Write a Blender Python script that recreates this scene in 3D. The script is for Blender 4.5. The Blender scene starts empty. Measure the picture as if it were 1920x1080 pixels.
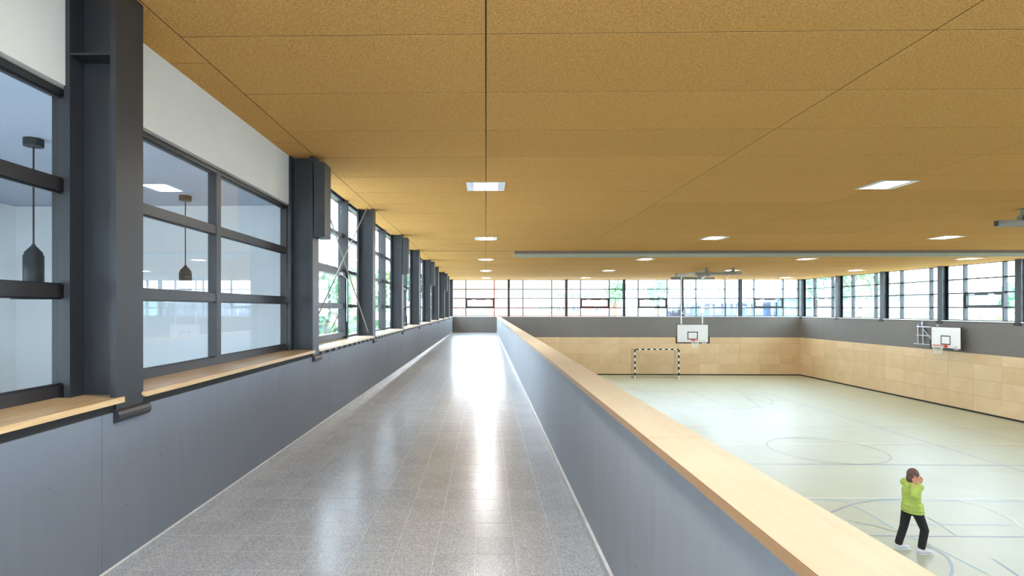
import bpy, bmesh, math, random
from mathutils import Vector, Matrix
random.seed(7)
S = bpy.context.scene
C = S.collection

# ------------------------------------------------------------------ camera
F = 1060.0; PPX = 890.65; PPY = 578.5; YAW = math.radians(1.1)
EYE = 1.75
cam_d = bpy.data.cameras.new('camera'); cam = bpy.data.objects.new('camera', cam_d); C.objects.link(cam)
cam.location = (0, 0, EYE); cam.rotation_euler = (math.pi/2, 0, YAW)
cam_d.sensor_width = 36; cam_d.lens = 36*F/1920
cam_d.shift_x = (960-PPX)/1920; cam_d.shift_y = (PPY-540)/1920
cam_d.clip_start = 0.05; cam_d.clip_end = 2000
S.camera = cam

# ------------------------------------------------------------------ sky and exposure
w = bpy.data.worlds.new('overcast_sky'); S.world = w; w.use_nodes = True
bg = w.node_tree.nodes['Background']
bg.inputs['Color'].default_value = (0.63, 0.81, 1.0, 1); bg.inputs['Strength'].default_value = 4.8
S.view_settings.view_transform = 'Standard'; S.view_settings.look = 'None'
S.view_settings.exposure = 1.70; S.view_settings.gamma = 1.0; S.view_settings.use_curve_mapping = False
S.cycles.use_denoising = True
S.cycles.max_bounces = 10; S.cycles.diffuse_bounces = 6; S.cycles.glossy_bounces = 4; S.cycles.transparent_max_bounces = 24
S.cycles.sample_clamp_indirect = 8.0
LAMP = 42.0            # ceiling light emission

# ------------------------------------------------------------------ key dimensions (metres)
ZC = 3.87              # ceiling underside
ZK = -3.09             # court floor
XW = -2.40             # gallery left wall face
XR = 22.75             # hall right wall face
YF = 41.35             # far wall face
YB = -2.2              # back wall face
BAY = 4.17; Y0 = 3.77  # column grid along the hall
FBX = 4.215; FX0 = 1.68
SILL = 1.17

def at_floor(px, py, z=ZK):
    """point of the horizontal plane z that lies in the photo at that pixel (used to measure the court)"""
    d = F*(EYE-z)/(py-PPY); xr = (px-PPX)/F*d
    c, s = math.cos(YAW), math.sin(YAW)
    return (xr*c - d*s, xr*s + d*c)
def at_dist(px, d):
    xr = (px-PPX)/F*d; c, s = math.cos(YAW), math.sin(YAW)
    return (xr*c - d*s, xr*s + d*c)

# ------------------------------------------------------------------ materials
def lin(r, g, b):
    f = lambda v: (v/255/12.92) if v/255 <= 0.04045 else ((v/255+0.055)/1.055)**2.4
    return (f(r), f(g), f(b), 1)
class NT:
    def __init__(s, name):
        s.m = bpy.data.materials.new(name); s.m.use_nodes = True; s.t = s.m.node_tree; s.n = s.t.nodes
        s.p = s.n['Principled BSDF']
    def add(s, typ, **kw):
        n = s.n.new(typ)
        for k, v in kw.items():
            if k.startswith('i_'):
                key = k[2:].replace('_', ' ')
                n.inputs[key if key in n.inputs else int(key)].default_value = v
            else: setattr(n, k, v)
        return n
    def link(s, a, b): s.t.links.new(a, b)
    def pos(s): return s.add('ShaderNodeNewGeometry').outputs['Position']
    def math(s, op, a, b=None):
        n = s.add('ShaderNodeMath', operation=op)
        for i, v in enumerate((a, b)):
            if v is None: continue
            if isinstance(v, (int, float)): n.inputs[i].default_value = v
            else: s.link(v, n.inputs[i])
        return n.outputs[0]
    def noise(s, vec, scale, detail=2, rough=0.5):
        n = s.add('ShaderNodeTexNoise'); n.inputs['Scale'].default_value = scale
        n.inputs['Detail'].default_value = detail; n.inputs['Roughness'].default_value = rough
        s.link(vec, n.inputs['Vector']); return n.outputs['Fac']
    def ramp(s, fac, stops):
        n = s.add('ShaderNodeValToRGB'); e = n.color_ramp.elements
        while len(e) < len(stops): e.new(0.5)
        for el, (p, c) in zip(e, stops): el.position = p; el.color = c
        s.link(fac, n.inputs[0]); return n.outputs[0]
    def mix(s, fac, a, b, blend='MIX'):
        n = s.add('ShaderNodeMix', data_type='RGBA', blend_type=blend)
        for i, v in ((0, fac), (6, a), (7, b)):
            if isinstance(v, (int, float, tuple)): n.inputs[i].default_value = v
            else: s.link(v, n.inputs[i])
        return n.outputs[2]
    def scaled(s, vec, sc):
        n = s.add('ShaderNodeMapping'); n.inputs['Scale'].default_value = sc; s.link(vec, n.inputs[0]); return n.outputs[0]
    def bump(s, h, strength, dist=0.01):
        n = s.add('ShaderNodeBump'); n.inputs['Strength'].default_value = strength; n.inputs['Distance'].default_value = dist
        s.link(h, n.inputs['Height']); s.link(n.outputs[0], s.p.inputs['Normal'])
    def col(s, c):
        if isinstance(c, tuple): s.p.inputs['Base Color'].default_value = c
        else: s.link(c, s.p.inputs['Base Color'])
def mul(c, k): return (c[0]*k, c[1]*k, c[2]*k, 1)
def plain(name, c, rough=0.5, metal=0.0, var=0.12, scale=6, spec=0.5):
    t = NT(name); f = t.noise(t.pos(), scale, 3)
    t.col(t.ramp(f, [(0.3, mul(c, 1-var)), (0.7, mul(c, 1+var))]))
    t.p.inputs['Roughness'].default_value = rough; t.p.inputs['Metallic'].default_value = metal
    t.p.inputs['Specular IOR Level'].default_value = spec
    return t.m
M = {}
# wood-chip ceiling board: fine speckle, each board a hint different
t = NT('chipboard_ceiling'); P = t.pos()
f1 = t.noise(t.scaled(P, (1, 1, 1)), 55, 4, 0.75); f2 = t.noise(P, 140, 2, 0.6)
c1 = t.ramp(f1, [(0.34, lin(176, 116, 54)), (0.5, lin(213, 153, 80)), (0.68, lin(233, 181, 106))])
c2 = t.mix(0.35, c1, t.ramp(f2, [(0.35, lin(150, 102, 44)), (0.65, lin(238, 202, 130))]))
rnd = t.add('ShaderNodeObjectInfo').outputs['Random']
t.col(t.mix(1.0, c2, t.ramp(rnd, [(0, (0.93, 0.93, 0.93, 1)), (1, (1, 1, 1, 1))]), 'MULTIPLY'))
t.p.inputs['Roughness'].default_value = 0.9; t.p.inputs['Specular IOR Level'].default_value = 0.15; t.bump(f1, 0.22, 0.004); M['ceil'] = t.m
# painted concrete
def concrete(name, c, rough=0.75):
    t = NT(name); P = t.pos()
    a = t.noise(P, 1.3, 4, 0.6); b = t.noise(t.scaled(P, (6, 6, 0.7)), 2.2, 3); d = t.noise(P, 60, 2)
    k = t.mix(0.5, t.ramp(a, [(0.3, mul(c, 0.93)), (0.7, mul(c, 1.07))]), t.ramp(b, [(0.3, mul(c, 0.95)), (0.7, mul(c, 1.05))]))
    vor = t.add('ShaderNodeTexVoronoi'); vor.inputs['Scale'].default_value = 5.5; t.link(P, vor.inputs['Vector'])
    pit = t.ramp(vor.outputs['Distance'], [(0.03, (0.35, 0.35, 0.35, 1)), (0.045, (1, 1, 1, 1))])
    t.col(t.mix(1.0, k, pit, 'MULTIPLY')); t.p.inputs['Roughness'].default_value = rough
    t.bump(d, 0.08, 0.004); return t.m
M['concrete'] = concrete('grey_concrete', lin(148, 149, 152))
M['concrete_left'] = concrete('shade_toned_concrete', lin(112, 118, 128))  # same concrete as the parapet, shade on the left wall put into the colour
M['concrete_dark'] = concrete('dark_grey_concrete', lin(112, 110, 106))
# terrazzo
t = NT('grey_terrazzo'); P = t.pos()
v1 = t.add('ShaderNodeTexVoronoi'); v1.inputs['Scale'].default_value = 130; t.link(P, v1.inputs['Vector'])
v2 = t.add('ShaderNodeTexVoronoi'); v2.inputs['Scale'].default_value = 260; t.link(P, v2.inputs['Vector'])
b1 = t.add('ShaderNodeRGBToBW'); t.link(v1.outputs['Color'], b1.inputs[0])
b2 = t.add('ShaderNodeRGBToBW'); t.link(v2.outputs['Color'], b2.inputs[0])
k = t.mix(0.45, t.ramp(b1.outputs[0], [(0.1, lin(122, 124, 129)), (0.5, lin(168, 170, 175)), (0.86, lin(198, 200, 204)), (0.97, lin(226, 224, 218))]),
          t.ramp(b2.outputs[0], [(0.1, lin(112, 114, 120)), (0.9, lin(206, 208, 212))]))
rnd = t.add('ShaderNodeObjectInfo').outputs['Random']
t.col(t.mix(1.0, k, t.ramp(rnd, [(0, (0.9, 0.9, 0.9, 1)), (1, (1, 1, 1, 1))]), 'MULTIPLY'))
t.p.inputs['Roughness'].default_value = 0.17; t.p.inputs['Specular IOR Level'].default_value = 0.55
rr = t.noise(P, 2.0, 3); t.link(t.math('ADD', t.math('MULTIPLY', rr, 0.06), 0.20), t.p.inputs['Roughness']); M['terrazzo'] = t.m
M['grout'] = plain('pale_grout', lin(190, 190, 191), 0.6)
M['skirt_top'] = plain('pale_mortar', lin(205, 205, 204), 0.8)
# pale green linoleum
t = NT('green_linoleum'); P = t.pos()
a = t.noise(P, 0.9, 4, 0.6); b = t.noise(t.scaled(P, (1, 12, 1)), 3.0, 3)
k = t.mix(0.4, t.ramp(a, [(0.3, lin(167, 173, 150)), (0.7, lin(179, 185, 162))]), t.ramp(b, [(0.3, lin(170, 176, 153)), (0.7, lin(177, 182, 158))]))
t.col(k); t.link(t.math('ADD', t.math('MULTIPLY', b, 0.05), 0.34), t.p.inputs['Roughness']); t.p.inputs['Specular IOR Level'].default_value = 0.95
M['court'] = t.m
# birch plywood, wall boards
def plywood(name, ca, cb, rough, spread=0.09, sc=(0.9, 0.9, 9)):
    t = NT(name); P = t.pos(); oi = t.add('ShaderNodeObjectInfo').outputs['Random']
    off = t.add('ShaderNodeVectorMath', operation='ADD'); t.link(P, off.inputs[0])
    cmb = t.add('ShaderNodeCombineXYZ'); t.link(t.math('MULTIPLY', oi, 37.0), cmb.inputs[2]); t.link(t.math('MULTIPLY', oi, 11.0), cmb.inputs[0])
    t.link(cmb.outputs[0], off.inputs[1])
    g = t.noise(t.scaled(off.outputs[0], sc), 3.2, 5, 0.6); g2 = t.noise(off.outputs[0], 1.1, 2)
    k = t.mix(0.5, t.ramp(g, [(0.3, ca), (0.7, cb)]), t.ramp(g2, [(0.3, ca), (0.7, cb)]))
    t.col(t.mix(1.0, k, t.ramp(oi, [(0, (1-spread, 1-spread*1.25, 1-spread*1.6, 1)), (0.6, (0.97, 0.97, 0.97, 1)), (1, (1.04, 1.04, 1.06, 1))]), 'MULTIPLY'))
    t.p.inputs['Roughness'].default_value = rough; return t.m
M['ply'] = plywood('birch_plywood_board', lin(203, 174, 132), lin(222, 197, 158), 0.5)
# plywood with visible plies on the cut edge
t = NT('plywood_cap'); geo = t.add('ShaderNodeNewGeometry'); P = geo.outputs['Position']
g = t.noise(t.scaled(P, (9, 0.9, 1)), 3.0, 5, 0.6); g2 = t.noise(P, 1.5, 3)
top = t.mix(0.4, t.ramp(g, [(0.3, lin(193, 176, 144)), (0.7, lin(206, 192, 166))]), t.ramp(g2, [(0.3, lin(196, 180, 151)), (0.7, lin(208, 195, 172))]))
sep = t.add('ShaderNodeSeparateXYZ'); t.link(P, sep.inputs[0])
ply = t.math('FRACT', t.math('MULTIPLY', sep.outputs[2], 1/0.0062))
pe = t.noise(t.scaled(P, (1, 2.5, 400)), 1.0, 3)
edge = t.mix(t.math('MULTIPLY', pe, 0.5), t.ramp(ply, [(0.40, lin(138, 96, 62)), (0.52, lin(206, 164, 112)), (0.9, lin(214, 174, 124)), (0.98, lin(138, 96, 62))]), lin(170, 124, 82))
sn = t.add('ShaderNodeSeparateXYZ'); t.link(geo.outputs['True Normal'], sn.inputs[0])
t.col(t.mix(t.math('GREATER_THAN', t.math('ABSOLUTE', sn.outputs[2]), 0.5), edge, top)); t.p.inputs['Roughness'].default_value = 0.42; M['cap'] = t.m
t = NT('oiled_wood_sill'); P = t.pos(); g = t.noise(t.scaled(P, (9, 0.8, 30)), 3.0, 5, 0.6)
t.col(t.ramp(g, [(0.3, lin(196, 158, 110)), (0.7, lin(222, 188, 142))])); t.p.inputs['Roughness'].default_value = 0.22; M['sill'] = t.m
t = NT('glare_toned_sill'); P = t.pos(); g = t.noise(t.scaled(P, (9, 0.8, 30)), 3.0, 5, 0.6)  # paler copy of the sill wood, window glare put into the colour
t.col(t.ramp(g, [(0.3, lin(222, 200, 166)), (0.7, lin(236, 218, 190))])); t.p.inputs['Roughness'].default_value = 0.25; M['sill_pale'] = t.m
M['steel'] = plain('charcoal_painted_steel', lin(39, 39, 41), 0.42, 0.0, 0.08, 4)
M['frame'] = plain('anthracite_window_frame', lin(44, 41, 41), 0.4, 0.0, 0.08, 4)
M['dark'] = plain('black_shadow_gap', lin(34, 33, 30), 0.8)
M['box'] = plain('dark_lacquered_box', lin(42, 42, 41), 0.5)
M['white'] = plain('white_plaster', lin(206, 201, 192), 0.85, 0, 0.02, 2)
M['roomwhite'] = plain('white_room_paint', lin(240, 238, 236), 0.8, 0, 0.015, 2)
M['roomshade'] = plain('shade_toned_ceiling_white', lin(176, 181, 192), 0.85, 0, 0.015, 2)  # white ceiling greyed, its dimmer light put into the colour
M['alu'] = plain('brushed_aluminium', lin(196, 199, 203), 0.3, 0.7, 0.05, 20)
M['galv'] = plain('galvanised_tube', lin(128, 124, 112), 0.45, 0.25, 0.06, 10)
M['white_steel'] = plain('white_painted_steel', lin(226, 227, 226), 0.4, 0, 0.03, 10)
M['black'] = plain('black_paint', lin(34, 32, 32), 0.5, 0, 0.1, 10)
M['brownblack'] = plain('dark_brown_pad', lin(58, 44, 40), 0.6, 0, 0.1, 10)
M['board'] = plain('white_backboard', lin(232, 234, 233), 0.35, 0, 0.02, 4)
M['orange'] = plain('orange_red_rim', lin(216, 92, 58), 0.4, 0, 0.05, 10)
M['net'] = plain('white_cord', lin(232, 232, 228), 0.8, 0, 0.03, 10)
M['goalnet'] = plain('olive_cord', lin(120, 124, 92), 0.8, 0, 0.05, 10)
M['curtain'] = plain('grey_green_curtain', lin(168, 170, 152), 0.8, 0, 0.05, 3)
M['curtain_box'] = plain('brown_grey_track', lin(122, 104, 88), 0.7, 0, 0.05, 3)
M['line_blue'] = plain('blue_line', lin(134, 146, 168), 0.35, 0, 0.05, 3)
M['line_sky'] = plain('light_blue_line', lin(150, 182, 204), 0.35, 0, 0.05, 3)
M['line_grey'] = plain('violet_grey_line', lin(144, 142, 144), 0.35, 0, 0.05, 3)
M['line_white'] = plain('white_line', lin(214, 218, 206), 0.35, 0, 0.03, 3)
M['line_red'] = plain('red_line', lin(206, 152, 124), 0.35, 0, 0.05, 3)
M['ground'] = plain('pale_paving', lin(214, 212, 205), 0.9, 0, 0.08, 0.4)
M['lawn'] = plain('mown_lawn', lin(136, 158, 96), 0.9, 0, 0.15, 1.5)
M['brick'] = plain('pale_red_brickwork', lin(190, 116, 94), 0.9, 0, 0.08, 1.0)
M['rendered'] = plain('cream_render', lin(232, 226, 214), 0.9, 0, 0.04, 1.0)
M['slate'] = plain('slate_blue_cladding', lin(86, 88, 110), 0.7, 0, 0.2, 1.2)
M['teal'] = plain('teal_panel', lin(96, 150, 152), 0.7, 0, 0.05, 1.0)
M['winblue'] = plain('far_window_glazing', lin(66, 82, 112), 0.2, 0, 0.2, 1.5)
M['bark'] = plain('tree_bark', lin(110, 92, 74), 0.9, 0, 0.2, 6)
M['timber'] = plain('weathered_timber', lin(120, 88, 80), 0.8, 0, 0.15, 4)
def leafmat(name, a, b):
    t = NT(name); t.col(t.ramp(t.noise(t.pos(), 1.4, 3), [(0.35, a), (0.65, b)])); t.p.inputs['Roughness'].default_value = 0.6
    t.p.inputs['Subsurface Weight'].default_value = 0.0; return t.m
M['leaf1'] = leafmat('green_leaves', lin(100, 142, 98), lin(138, 178, 126))
M['leaf2'] = leafmat('blue_green_leaves', lin(98, 146, 124), lin(136, 178, 152))
M['leaf3'] = leafmat('yellow_green_leaves', lin(136, 160, 106), lin(168, 190, 134))
def glass(name, tint):
    t = NT(name); t.n.remove(t.p); out = t.n['Material Output']
    lw = t.add('ShaderNodeLayerWeight'); lw.inputs['Blend'].default_value = 0.5
    fac = t.math('ADD', t.math('MULTIPLY', t.math('POWER', lw.outputs['Facing'], 5.0), 0.95), 0.04)
    tr = t.add('ShaderNodeBsdfTransparent'); tr.inputs[0].default_value = tint
    gl = t.add('ShaderNodeBsdfGlossy'); gl.inputs['Roughness'].default_value = 0.0; gl.inputs['Color'].default_value = (1, 1, 1, 1)
    mx = t.add('ShaderNodeMixShader'); t.link(fac, mx.inputs[0]); t.link(tr.outputs[0], mx.inputs[1]); t.link(gl.outputs[0], mx.inputs[2])
    t.link(mx.outputs[0], out.inputs[0]); return t.m
M['glass'] = glass('clear_window_glass', (0.97, 0.985, 0.98, 1))
def emit(name, c, s):
    t = NT(name); t.col(c); t.p.inputs['Emission Color'].default_value = c; t.p.inputs['Emission Strength'].default_value = s; return t.m
M['lamp'] = emit('lit_diffuser', (1.0, 0.98, 0.95, 1), LAMP)
M['skin'] = plain('skin', lin(214, 150, 120), 0.55, 0, 0.03, 8)
M['hair'] = plain('reddish_brown_hair', lin(104, 74, 66), 0.6, 0, 0.25, 30)
M['lime'] = plain('lime_green_jersey', lin(178, 200, 98), 0.8, 0, 0.06, 12)
M['trousers'] = plain('black_cloth', lin(34, 36, 36), 0.85, 0, 0.15, 12)
M['shoe'] = plain('white_trainer', lin(222, 224, 236), 0.5, 0, 0.05, 20)

# ------------------------------------------------------------------ mesh helpers
class MB:
    def __init__(s): s.v = []; s.f = []
    def box(s, x0, x1, y0, y1, z0, z1):
        if x0 > x1: x0, x1 = x1, x0
        if y0 > y1: y0, y1 = y1, y0
        n = len(s.v)
        s.v += [(x0,y0,z0),(x1,y0,z0),(x1,y1,z0),(x0,y1,z0),(x0,y0,z1),(x1,y0,z1),(x1,y1,z1),(x0,y1,z1)]
        s.f += [tuple(n+i for i in q) for q in ((0,3,2,1),(4,5,6,7),(0,1,5,4),(1,2,6,5),(2,3,7,6),(3,0,4,7))]
        return s
    def tube(s, p, q, r, n=8, r2=None):
        p = Vector(p); q = Vector(q); d = (q-p).normalized(); r2 = r if r2 is None else r2
        a = d.orthogonal().normalized(); b = d.cross(a); k = len(s.v)
        for c, rr in ((p, r), (q, r2)):
            for i in range(n):
                t = 2*math.pi*i/n; s.v.append(tuple(c + (a*math.cos(t)+b*math.sin(t))*rr))
        for i in range(n): j = (i+1) % n; s.f.append((k+i, k+j, k+n+j, k+n+i))
        s.f.append(tuple(k+n-1-i for i in range(n))); s.f.append(tuple(k+n+i for i in range(n)))
        return s
    def bar(s, p, q, wa, wb, up=(0, 0, 1)):
        p = Vector(p); q = Vector(q); d = (q-p).normalized(); a = d.cross(Vector(up))
        a = (a if a.length > 1e-4 else d.orthogonal()).normalized(); b = a.cross(d); k = len(s.v)
        for c in (p, q):
            for sa, sb in ((-1,-1),(1,-1),(1,1),(-1,1)): s.v.append(tuple(c + a*sa*wa/2 + b*sb*wb/2))
        s.f += [tuple(k+i for i in f) for f in ((0,1,5,4),(1,2,6,5),(2,3,7,6),(3,0,4,7),(3,2,1,0),(4,5,6,7))]
        return s
    def lathe(s, prof, c=(0, 0, 0), n=20):
        k = len(s.v)
        for r, z in prof:
            for i in range(n):
                t = 2*math.pi*i/n; s.v.append((c[0]+r*math.cos(t), c[1]+r*math.sin(t), c[2]+z))
        for j in range(len(prof)-1):
            for i in range(n):
                i2 = (i+1) % n; s.f.append((k+j*n+i, k+j*n+i2, k+(j+1)*n+i2, k+(j+1)*n+i))
        s.f.append(tuple(k+i for i in reversed(range(n)))); m = k+(len(prof)-1)*n; s.f.append(tuple(m+i for i in range(n)))
        return s
    def ribbon(s, pts, wd, z, closed=False):
        n = len(pts); k = len(s.v); L = []
        for i in range(n):
            a = Vector(pts[(i-1) % n] if closed or i else pts[0]); b = Vector(pts[(i+1) % n] if closed or i < n-1 else pts[-1])
            d = (b-a).normalized(); nn = Vector((-d.y, d.x))*wd/2; p = Vector(pts[i])
            s.v += [(p.x+nn.x, p.y+nn.y, z), (p.x-nn.x, p.y-nn.y, z)]
        for i in range(n if closed else n-1):
            j = (i+1) % n; s.f.append((k+2*i, k+2*i+1, k+2*j+1, k+2*j))
        return s
    def mesh(s, name, smooth=False):
        me = bpy.data.meshes.new(name); me.from_pydata(s.v, [], s.f); me.update()
        if smooth: me.shade_smooth()
        return me
    def build(s, name, mat, parent=None, smooth=False):
        me = s.mesh(name, smooth); me.materials.append(M[mat] if isinstance(mat, str) else mat)
        return link(name, me, parent)
def link(name, me, parent=None, loc=(0, 0, 0), rz=0):
    o = bpy.data.objects.new(name, me); C.objects.link(o); o.location = loc; o.rotation_euler.z = rz
    if parent: o.parent = parent
    return o
def tag(o, label, cat=None, group=None, kind=None):
    o['label'] = label
    if cat: o['category'] = cat
    if group: o['group'] = group
    if kind: o['kind'] = kind
    return o
def empty(name, loc=(0, 0, 0), rz=0):
    o = bpy.data.objects.new(name, None); o.empty_display_size = 0.2; C.objects.link(o); o.location = loc; o.rotation_euler.z = rz; return o
def struct(o, label, cat): return tag(o, label, cat, None, 'structure')
_boxes = {}
def piece(name, dims, centre, mat, parent):
    """a box piece whose mesh is shared by all pieces of that size and material"""
    key = (name, round(dims[0], 4), round(dims[1], 4), round(dims[2], 4), mat)
    if key not in _boxes:
        a, b, c = (d/2 for d in dims); me = MB().box(-a, a, -b, b, -c, c).mesh(name); me.materials.append(M[mat]); _boxes[key] = me
    return link(name, _boxes[key], parent, centre)
ORD = ['nearest', 'second', 'third', 'fourth', 'fifth', 'sixth', 'seventh', 'eighth', 'ninth', 'tenth', 'eleventh', 'twelfth']

# ------------------------------------------------------------------ gallery floor
g = MB().box(-2.62, 1.0, YB, YF, -0.3, -0.001).build('floor_gallery', 'grout')
struct(g, 'grey speckled terrazzo tile floor of the long gallery', 'floor')
TX0, TX1 = -2.385, 0.790; NT_ = 11; tw = (TX1-TX0)/NT_; tl = 0.2865; ty0 = 3.751-2*tl
def tile_row(j): return ty0 + tl*j
for j in range(27):
    for i in range(NT_):
        piece('tile', (tw-0.003, tl-0.0045, 0.012), (TX0+tw*(i+.5), tile_row(j)+tl/2, -0.006), 'terrazzo', g)
rest = MB(); y = tile_row(0)-tl
while y > YB:
    for i in range(NT_): rest.box(TX0+tw*i+.002, TX0+tw*(i+1)-.002, y+.002, y+tl-.002, -0.012, 0)
    y -= tl
j = 27
while tile_row(j)+tl < YF:
    y = tile_row(j)
    for i in range(NT_): rest.box(TX0+tw*i+.002, TX0+tw*(i+1)-.002, y+.002, y+tl-.002, -0.012, 0)
    j += 1
o = rest.build('far_tiles', 'terrazzo', g); o['kind'] = 'stuff'
# skirting tiles
bl = empty('baseboard_left'); struct(bl, 'low terrazzo skirting along the grey window wall of the gallery', 'skirting')
br = empty('baseboard_right'); struct(br, 'low terrazzo skirting along the foot of the gallery parapet', 'skirting')
y = 3.90-0.58*10
while y+0.58 < YF:
    yc = y+0.29
    piece('skirting_tile', (0.015, 0.576, 0.085), (XW+0.0075, yc, 0.0425), 'terrazzo', bl)
    piece('skirting_tile', (0.022, 0.576, 0.072), (0.789, yc, 0.036), 'terrazzo', br)
    y += 0.58
MB().box(XW, XW+0.015, YB, YF, 0.085, 0.092).build('top_joint', 'skirt_top', bl)
MB().box(0.778, 0.80, YB, YF, 0.072, 0.075).build('top_joint', 'skirt_top', br)

# ------------------------------------------------------------------ gallery left wall and parapet
wl = empty('wall_left'); struct(wl, 'grey concrete wall under the windows along the left of the gallery', 'wall')
y = 3.49-2.57*3
while y < YF:
    a, b = max(y, YB), min(y+2.57, YF)
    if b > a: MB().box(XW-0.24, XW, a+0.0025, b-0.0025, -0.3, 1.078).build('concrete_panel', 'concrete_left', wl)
    y += 2.57
MB().box(XW-0.235, XW-0.006, YB, YF, -0.3, 1.07).build('joint_fill', 'dark', wl)
PX0, PX1 = 0.80, 1.02
wp = empty('wall_parapet'); struct(wp, 'grey concrete parapet wall between the gallery and the sports hall', 'wall')
y = 2.7-7.5
while y < YF:
    a, b = max(y, YB), min(y+7.5, YF)
    if b > a: MB().box(PX0, PX1, a+0.0015, b-0.0015, ZK, 1.095).build('concrete_panel', 'concrete', wp)
    y += 7.5
cap = empty('trim_1'); struct(cap, 'thick plywood capping board along the top of the gallery parapet', 'capping')
y = 2.715-2.5*2
while y < YF:
    a, b = max(y, YB), min(y+2.5, YF)
    if b > a: MB().box(0.768, 1.04, a+0.0012, b-0.0012, 1.095, 1.134).build('board', 'cap', cap)
    y += 2.5

# ------------------------------------------------------------------ hall shell
cf = MB().box(1.0, XR+0.3, YB-0.2, YF+0.3, ZK-0.3, ZK).build('floor_court', 'court')
struct(cf, 'pale green linoleum sports floor of the hall with game lines', 'floor')
PLY = -0.34
wf = empty('wall_far'); struct(wf, 'far end wall, grey concrete above pale plywood boards', 'wall')
MB().box(XW-0.3, XR, YF, YF+0.35, ZK-0.3, 1.10).build('concrete_band', 'concrete_dark', wf)
wr = empty('wall_right'); struct(wr, 'long right wall of the hall, grey concrete above pale plywood boards', 'wall')
MB().box(XR, XR+0.35, YB, YF+0.35, ZK-0.3, 1.10).build('concrete_band', 'concrete_dark', wr)
rows = [(ZK+0.08, ZK+0.08+0.737), (ZK+0.817, ZK+0.08+1.474), (ZK+1.554, ZK+0.08+2.211), (ZK+2.291, PLY)]
n_r = 30; pwr = 1.452
for i in range(n_r):
    y1 = YF-0.02-pwr*i
    for z0, z1 in rows:
        piece('plywood_board', (0.02, pwr-0.006, z1-z0-0.006), (XR-0.012, y1-pwr/2, (z0+z1)/2), 'ply', wr)
n_f = 15; pwf = (XR-0.03-1.02)/n_f
for i in range(n_f):
    for z0, z1 in rows:
        piece('plywood_board', (pwf-0.006, 0.02, z1-z0-0.006), (XR-0.025-pwf*(i+.5), YF-0.012, (z0+z1)/2), 'ply', wf)
b = MB().box(XR-0.01, XR, YB, YF, ZK, ZK+0.08).build('baseboard_hall_right', 'dark'); struct(b, 'black skirting gap below the plywood of the right wall', 'skirting')
b = MB().box(1.02, XR-0.01, YF-0.01, YF, ZK, ZK+0.08).build('baseboard_hall_far', 'dark'); struct(b, 'black skirting gap below the plywood of the far wall', 'skirting')
b = MB().box(XW-0.6, XR+0.35, YB-0.35, YB, ZK-0.3, 1.13).build('wall_back', 'concrete'); struct(b, 'plain grey concrete end wall behind the viewer', 'wall')

o = MB().box(FX0+FBX*2, XR+0.35, YB-0.35, YB, 1.13, ZC).build('daylight_blocking_bay', 'concrete', b)  # unseen bays filled in to cut daylight coming from behind
# ------------------------------------------------------------------ ceiling
ce = MB().box(-3.0, XR+0.6, YB-0.6, YF+0.6, ZC+0.004, ZC+0.35).build('ceiling', 'dark')
struct(ce, 'warm brown wood-chip board ceiling over gallery and hall', 'ceiling')
seams = [-2.385, 0.0, 3.42, 6.85, 10.27, 13.70, 17.12, 20.55, XR+0.45]
ROW = 1.18; R0 = 4.373-ROW*6
J = 0.012
for r in range(40):
    ya, yb = R0+ROW*r, R0+ROW*(r+1)
    if ya < YB-1.0: continue
    if ya > YF+0.3: break
    yb = min(yb, YF+0.45)
    if abs(yb-20.893) < 0.1: yb -= 0.09           # slot for the dividing curtain
    for i in range(len(seams)-1):
        piece('ceiling_board', (seams[i+1]-seams[i]-J, yb-ya-J*1.25, 0.02), ((seams[i]+seams[i+1])/2, (ya+yb)/2, ZC+0.01), 'ceil', ce)
ya = 4.84-1.18*6
while ya < YF+0.2:
    yb = min(ya+2.36, YF+0.45)
    piece('ceiling_board', (0.345, yb-ya-J, 0.02), (-2.385-J/2-0.1725, (ya+yb)/2, ZC+0.01), 'ceil', ce)
    ya += 2.36
roof = MB().box(-3.4, XR+0.9, YB-0.6, YF+0.9, ZC+0.36, ZC+0.7).build('ceiling_roof_deck', 'dark'); struct(roof, 'flat roof deck above the hall ceiling', 'roof')

# ------------------------------------------------------------------ columns, windows, sills
# a facade: u runs along it, w is the distance in front of the glass towards the room
class Side:
    def __init__(s, kind, glass_at): s.k = kind; s.g = glass_at
    def pt(s, u, w_):
        if s.k == 'L': return (s.g+w_, u)
        if s.k == 'R': return (s.g-w_, u)
        return (u, s.g-w_) if s.k == 'F' else (u, s.g+w_)
    def box(s, mb, u0, u1, w0, w1, z0, z1):
        a = s.pt(u0, w0); b = s.pt(u1, w1); return mb.box(a[0], b[0], a[1], b[1], z0, z1)
    def piece(s, name, u0, u1, w0, w1, z0, z1, mat, parent):
        a = s.pt(u0, w0); b = s.pt(u1, w1)
        return piece(name, (abs(a[0]-b[0]), abs(a[1]-b[1]), z1-z0), ((a[0]+b[0])/2, (a[1]+b[1])/2, (z0+z1)/2), mat, parent)
L = Side('L', XW-0.44); R = Side('R', XR+0.44); FA = Side('F', YF+0.44); BA = Side('B', YB-0.44)
ZT = [SILL, 1.80, 2.49, 3.17, ZC]
win_n = [0]
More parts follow.
